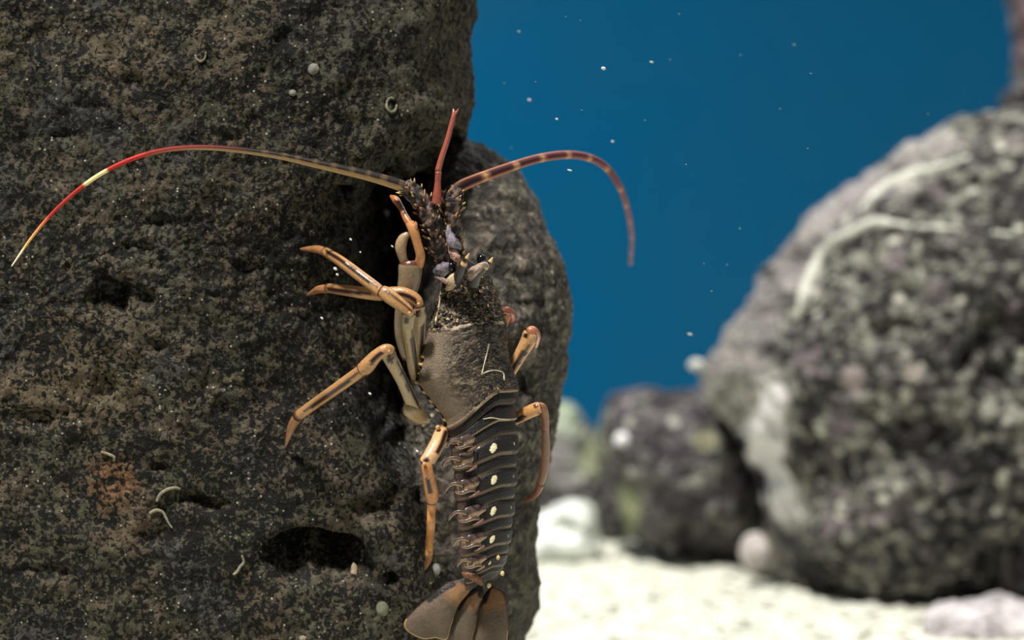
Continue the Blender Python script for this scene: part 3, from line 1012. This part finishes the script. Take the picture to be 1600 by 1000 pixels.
# leg reaching down to the left
leg([('merus', [(662, 650, 1.505, 7), (652, 642, 1.495, 11), (643, 628, 1.487, 10), (628, 595, 1.476, 9.5), (613, 566, 1.468, 11), (606, 552, 1.466, 12), (605, 547, 1.466, 8)], leg_color('merus', 0.85, 0.45, 0.2, 0.88)),
     ('ischium', [(668, 656, 1.505, 8), (655, 651, 1.496, 12), (640, 640, 1.488, 12), (633, 634, 1.486, 5)], lambda u, w: lin(168, 146, 108, 1.12)),
     ('carpus', [(615, 549, 1.464, 6), (604, 546, 1.462, 9), (588, 556, 1.463, 10), (572, 573, 1.466, 12), (562, 578, 1.468, 9)], leg_color('carpus', -0.25, 0.35, 0.2, 0.72)),
     ('propodus', [(570, 574, 1.467, 8), (555, 586, 1.472, 9.5), (520, 611, 1.484, 9), (490, 632, tipC - 0.030, 8.5), (463, 652, tipC - 0.018, 8)], leg_color('propodus', -0.05, 0.38, 0.04, 0.9)),
     ('dactyl', [(468, 648, tipC - 0.019, 8), (458, 662, tipC - 0.012, 7), (452, 678, tipC - 0.006, 5), (446, 698, tipC, 1.2)], leg_color('dactyl'))])
# hindmost left leg, hanging straight down
leg([('merus', [(696, 668, 1.505, 6), (690, 676, 1.494, 11), (683, 694, 1.484, 12), (672, 714, 1.478, 12), (665, 724, 1.476, 11), (662, 728, 1.476, 6)], leg_color('merus', -0.6, 0.42, 0.2, 0.8, lin(214, 168, 120, 1.12))),
     ('carpus', [(664, 722, 1.476, 6), (667, 731, 1.474, 9), (671, 752, 1.478, 10), (675, 772, 1.483, 11), (674, 786, 1.487, 8)], leg_color('carpus', 0.2, 0.22, 0.2, 0.8, lin(190, 128, 74, 1.12))),
     ('propodus', [(674, 780, 1.487, 7), (674, 795, 1.492, 7), (673, 825, 1.50, 6.6), (671, 850, tipD - 0.018, 6), (670, 868, tipD - 0.010, 6)], lambda u, w: lin(202, 138, 76, 1.15)),
     ('dactyl', [(671, 866, tipD - 0.011, 6), (669, 877, tipD - 0.005, 4.5), (664, 890, tipD, 1.2)], leg_color('dactyl'))])
# first left leg, raised beside the head
leg([('merus', [(636, 560, 1.515, 8), (628, 530, 1.505, 10), (627, 500, 1.498, 11), (634, 465, 1.490, 15), (640, 435, 1.486, 18), (641, 414, 1.484, 18), (641, 408, 1.484, 10)], leg_color('carpus', 0.9, 0.35, 0.2, 0.62, lin(150, 130, 102, 1.05))),
     ('carpus', [(634, 414, 1.484, 7), (629, 402, 1.481, 7), (626, 386, 1.479, 9), (630, 373, 1.478, 8), (638, 365, 1.477, 4)], lambda u, w: lin(176, 148, 112, 1.12)),
     ('propodus', [(654, 415, 1.483, 8), (657, 400, 1.478, 7.5), (652, 380, 1.475, 7.2), (646, 360, 1.473, 8), (640, 348, 1.474, 7)], lambda u, w: lin(206, 142, 88, 1.12)),
     ('spur', [(647, 358, 1.472, 4), (650, 351, 1.470, 2.6), (649, 346, 1.469, 0.6)], lambda u, w: lin(196, 140, 96, 1.4)),
     ('dactyl', [(643, 354, 1.474, 6.5), (634, 340, 1.477, 5.6), (627, 325, 1.482, 4.6), (618, 312, 1.487, 6), (610, 306, 1.490, 2)], lambda u, w: lin(176, 112, 68, 1.12) * (1 - 0.35 * math.exp(-((u - 0.6) / 0.2) ** 2)))])
# legs showing on the right flank
leg([('merus', [(776, 540, 1.545, 6), (781, 524, 1.542, 7), (787, 504, 1.540, 7.5), (790, 492, 1.540, 9), (791, 487, 1.540, 6)], leg_color('merus', 0.55, 0.4, 0.1, 0.8, lin(210, 150, 104, 1.12))),
     ('carpus', [(786, 492, 1.540, 5), (790, 487, 1.541, 8), (797, 490, 1.552, 8), (799, 500, 1.566, 6)], lambda u, w: lin(184, 104, 70, 1.12))])
leg([('merus', [(785, 602, 1.545, 7), (796, 583, 1.540, 9), (812, 556, 1.535, 10), (825, 533, 1.532, 12), (829, 522, 1.531, 12), (831, 517, 1.531, 7)], leg_color('merus', 0.35, 0.42, 0.1, 0.84, lin(206, 158, 104, 1.12))),
     ('carpus', [(824, 519, 1.530, 6), (831, 518, 1.530, 9), (836, 526, 1.545, 9), (834, 540, 1.570, 7)], leg_color('carpus', 0.2, 0.5, 0.3, 0.8, lin(190, 120, 84, 1.12)))])
leg([('merus', [(792, 662, 1.540, 7), (802, 656, 1.535, 9), (822, 646, 1.530, 10), (840, 638, 1.527, 10), (846, 636, 1.527, 6)], leg_color('merus', 0.3, 0.55, 0.12, 0.66, lin(214, 156, 96, 1.15))),
     ('carpus', [(840, 634, 1.527, 6), (848, 638, 1.528, 7), (852, 655, 1.534, 6.2), (852, 672, 1.540, 5.8)], leg_color('carpus', 0.6, 0.25, 0.02, 0.2, lin(150, 100, 70, 1.0))),
     ('propodus', [(852, 668, 1.539, 5.8), (853, 700, 1.55, 6.6), (850, 735, 1.562, 6.4), (843, 760, 1.572, 5.4)], lambda u, w: lin(138, 96, 70, 0.95)),
     ('dactyl', [(845, 756, 1.570, 6.5), (838, 770, 1.578, 5.2), (828, 779, 1.586, 4), (816, 784, 1.592, 1)], lambda u, w: lin(140, 88, 64, 0.95))])

# joints with bright knobs
for (a, b, Y, r) in [(640, 489, 1.452, 3.5), (654, 475, 1.466, 3.5), (608, 549, 1.456, 3.5), (663, 725, 1.467, 4), (684, 668, 1.486, 5)]:
    blob('joint_knob', a, b, Y + 0.002, r * 0.75, r * 0.75, mat_plain('joint_knob', tuple(lin(190, 150, 105, 1.15)), 0.1), lobster, r, seed=a % 7)

# ---- side plates of the abdomen, hooked at the tip
PLC, PLE = lin(84, 68, 64, 1.15), lin(172, 142, 106, 1.2)


def edge(u, w):
    n = noise.noise(Vector((u * 8, w, 4)))
    return PLE if math.sin(w) < -0.35 + 0.3 * n else PLC * (1 + 0.4 * n)


for (tx, ty, sc) in [(698, 697, 0.85), (691, 727, 1.0), (695, 767, 1.0), (701, 811, 1.0), (707, 852, 0.92), (714, 884, 0.8)]:
    plate = px_tube('side_plate', M_leg, lobster, [(tx + 58 * sc, ty - 16 * sc, 1.493, 3 * sc), (tx + 46 * sc, ty - 14 * sc, 1.490, 9 * sc), (tx + 34 * sc, ty - 9 * sc, 1.487, 11 * sc), (tx + 26 * sc, ty - 6 * sc, 1.486, 9 * sc), (tx + 20 * sc, ty - 7 * sc, 1.486, 4 * sc)],
                    sides=14, sub=8, color=edge, flat=0.25)
    px_tube('hook', M_leg, plate, [(tx + 28 * sc, ty - 9 * sc, 1.485, 4 * sc), (tx + 20 * sc, ty - 11 * sc, 1.483, 3.6 * sc), (tx + 13 * sc, ty - 11 * sc, 1.483, 2.9 * sc), (tx + 7 * sc, ty - 8 * sc, 1.483, 2.6 * sc), (tx + 2 * sc, ty - 2 * sc, 1.484, 2.2 * sc), (tx, ty + 2 * sc, 1.485, 1.0 * sc)],
            sides=10, sub=6, color=edge, flat=0.6)
    px_tube('tooth', M_leg, plate, [(tx + 48 * sc, ty - 1 * sc, 1.488, 2.6 * sc), (tx + 38 * sc, ty - 1 * sc, 1.484, 3.4 * sc), (tx + 28 * sc, ty + 3 * sc, 1.483, 2.8 * sc), (tx + 20 * sc, ty + 3 * sc, 1.483, 2.4 * sc), (tx + 16 * sc, ty + 1 * sc, 1.484, 1.2 * sc)],
            sides=10, sub=6, color=edge, flat=0.6)
    px_tube('tooth', M_leg, plate, [(tx + 54 * sc, ty + 1 * sc, 1.488, 2.4 * sc), (tx + 47 * sc, ty + 6 * sc, 1.484, 2.0 * sc), (tx + 41 * sc, ty + 9 * sc, 1.484, 1.4 * sc), (tx + 36 * sc, ty + 10 * sc, 1.485, 0.6 * sc)],
            sides=8, sub=5, color=lambda u, w: lin(120, 88, 76, 1.15), flat=0.6)


# ---- tail fan
def blade(name, outline, Y, thick, parent, root_px, bend, mid, dark_side, slope=0.0):
    """thin curved plate of real thickness, dark at the root, thin and brown at the rim"""
    pts = catmull(outline, 12, True)
    c = pts.mean(axis=0)
    n = len(pts)
    k = Y / F
    verts, cols, faces = [], [], []
    nr = 30
    for side in (-1, 1):
        for j in range(nr + 1):
            r = j / nr
            for i in range(n):
                q = c + (pts[i] - c) * r
                dist = math.hypot(q[0] - root_px[0], q[1] - root_px[1])
                yy = Y + slope * dist * k + side * thick * math.sqrt(max(0, 1 - r ** 3)) - bend * (1 - r * r) + 0.0005 * noise.noise(Vector((q[0] * 0.10, q[1] * 0.03, 1)))
                verts.append(Vector(((q[0] - 800) * k, yy, H - (q[1] - 500) * k)))
                f = min(1, max(0, (dist - mid) / 14))
                nn = noise.noise(Vector((q[0] * 0.04, q[1] * 0.04, 2)))
                col_ = lin(130, 96, 66, 1.15) * (1 - f) + lin(92, 79, 65, 1.15) * f * (1 + 0.25 * nn)
                if r > 0.955:
                    col_ = lin(150, 124, 84, 1.3) if q[1] > c[1] + 10 else lin(70, 44, 38, 1.2)
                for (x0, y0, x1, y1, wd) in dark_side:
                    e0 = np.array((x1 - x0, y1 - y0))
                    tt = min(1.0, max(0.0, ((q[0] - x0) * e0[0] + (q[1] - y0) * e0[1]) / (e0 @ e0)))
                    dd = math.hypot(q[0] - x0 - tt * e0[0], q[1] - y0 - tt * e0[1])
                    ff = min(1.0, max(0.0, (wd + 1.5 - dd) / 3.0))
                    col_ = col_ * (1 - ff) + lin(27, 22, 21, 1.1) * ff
                cols.append(col_)
    m = (nr + 1) * n
    for s in range(2):
        for j in range(nr):
            for i in range(n):
                i2 = (i + 1) % n
                f = (s * m + j * n + i, s * m + j * n + i2, s * m + (j + 1) * n + i2, s * m + (j + 1) * n + i)
                faces.append(f if s else f[::-1])
    me = make_mesh(name, verts, faces, cols)
    bm = bmesh.new()
    bm.from_mesh(me)
    bmesh.ops.remove_doubles(bm, verts=bm.verts, dist=1e-6)
    bmesh.ops.recalc_face_normals(bm, faces=bm.faces)
    bm.to_mesh(me)
    bm.free()
    return link(name, me, M_fan, parent)


blade('telson', [(770, 916), (756, 930), (746, 955), (736, 985), (728, 1016), (740, 1030), (770, 1032), (788, 1018), (794, 985), (792, 950), (786, 925)], 1.522, 0.0016, lobster, (762, 900), 0.004, 46,
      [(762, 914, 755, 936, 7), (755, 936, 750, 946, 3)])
blade('uropod', [(748, 910), (730, 924), (720, 934), (712, 955), (703, 982), (698, 1008), (710, 1018), (732, 1012), (742, 982), (750, 950), (756, 925)], 1.516, 0.0014, lobster, (750, 905), 0.003, 40,
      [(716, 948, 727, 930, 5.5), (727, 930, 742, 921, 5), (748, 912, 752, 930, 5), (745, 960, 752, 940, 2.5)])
blade('uropod', [(742, 902), (712, 905), (690, 916), (667, 935), (645, 955), (632, 971), (633, 983), (648, 994), (664, 999), (680, 997), (698, 999), (706, 975), (718, 945), (736, 922)], 1.510, 0.0015, lobster, (742, 903), 0.004, 44,
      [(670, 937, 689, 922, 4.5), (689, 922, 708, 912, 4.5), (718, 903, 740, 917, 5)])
shell_piece('tail_root', [(722, 896, 1.502, 3), (733, 899, 1.499, 5), (745, 905, 1.498, 6), (753, 914, 1.500, 3)], lin(120, 84, 60, 1.1), lobster)
for (a, b) in ((764, 915), (785, 896), (778, 871)):
    px = on_body(a, b, 0.0005, 1.505)
    blob('pale_spot', a, b, px, 3.2, 4, mat_plain('pale_spot', tuple(lin(190, 170, 120, 1.3)), 0.1), lobster, 2, seed=a % 5)

# ------------------------------------------------------------------ specks adrift
blue = [(943, 107, 5, 3.4), (1018, 97, 4, 1.6), (827, 156, 3.4, 2.2), (870, 186, 3, 2), (957, 221, 3, 1.8), (890, 266, 5, 1.8), (1061, 22, 3.5, 1.6), (1241, 70, 5, 2), (1267, 115, 4, 1.4), (811, 50, 5, 4), (909, 172, 3, 1.4),
        (1008, 188, 2.6, 1.6), (1157, 86, 2.6, 1.6), (884, 26, 2.6, 1.2), (788, 130, 2.4, 1.4), (1072, 257, 3, 1.4), (1156, 357, 4, 1.4), (1078, 522, 5, 1.6), (1112, 455, 3.5, 1.4), (1136, 414, 2.6, 1.4), (1262, 232, 3, 1.4),
        (1219, 170, 2.8, 1.4), (799, 231, 3, 1.4), (837, 128, 2.2, 1.4), (1047, 93, 3, 1.2), (907, 32, 2.4, 1.2), (1100, 412, 2.4, 1.2), (1450, 178, 2.6, 1.4)]
sp_me = None
for i, (a, b, rx, ry) in enumerate(blue):
    Y = 1.50 + 0.05 * ((i * 7) % 5)
    dim = i not in (0, 1, 2, 3, 4, 5, 17)
    o = blob('speck', a, b, Y, rx * (0.55 if dim else 0.8), ry * (0.55 if dim else 0.8), M_speckdim if dim else M_speck, seed=i, rot=-0.25, lv=2)
    tag(o, 'tiny faint speck drifting in the open blue water' if dim else 'tiny bright speck drifting in the open blue water', 'speck', 'faint specks in the blue water' if dim else 'bright specks in the blue water')
for i, (a, b, rx, ry) in enumerate([(548, 374, 2.4, 1.6), (524, 420, 3.4, 2.4), (527, 429, 2.6, 1.8), (503, 497, 2.6, 1.6), (578, 615, 2.8, 1.6), (613, 385, 2.4, 1.2), (652, 705, 2.8, 1.6), (563, 394, 1.6, 1.2)]):
    o = blob('speck', a, b, 1.45, rx, ry, M_speck, seed=i + 40, rot=-0.6, lv=2)
    tag(o, 'tiny white speck adrift before the dark boulder near the lobster legs', 'speck', 'white specks before the dark boulder')
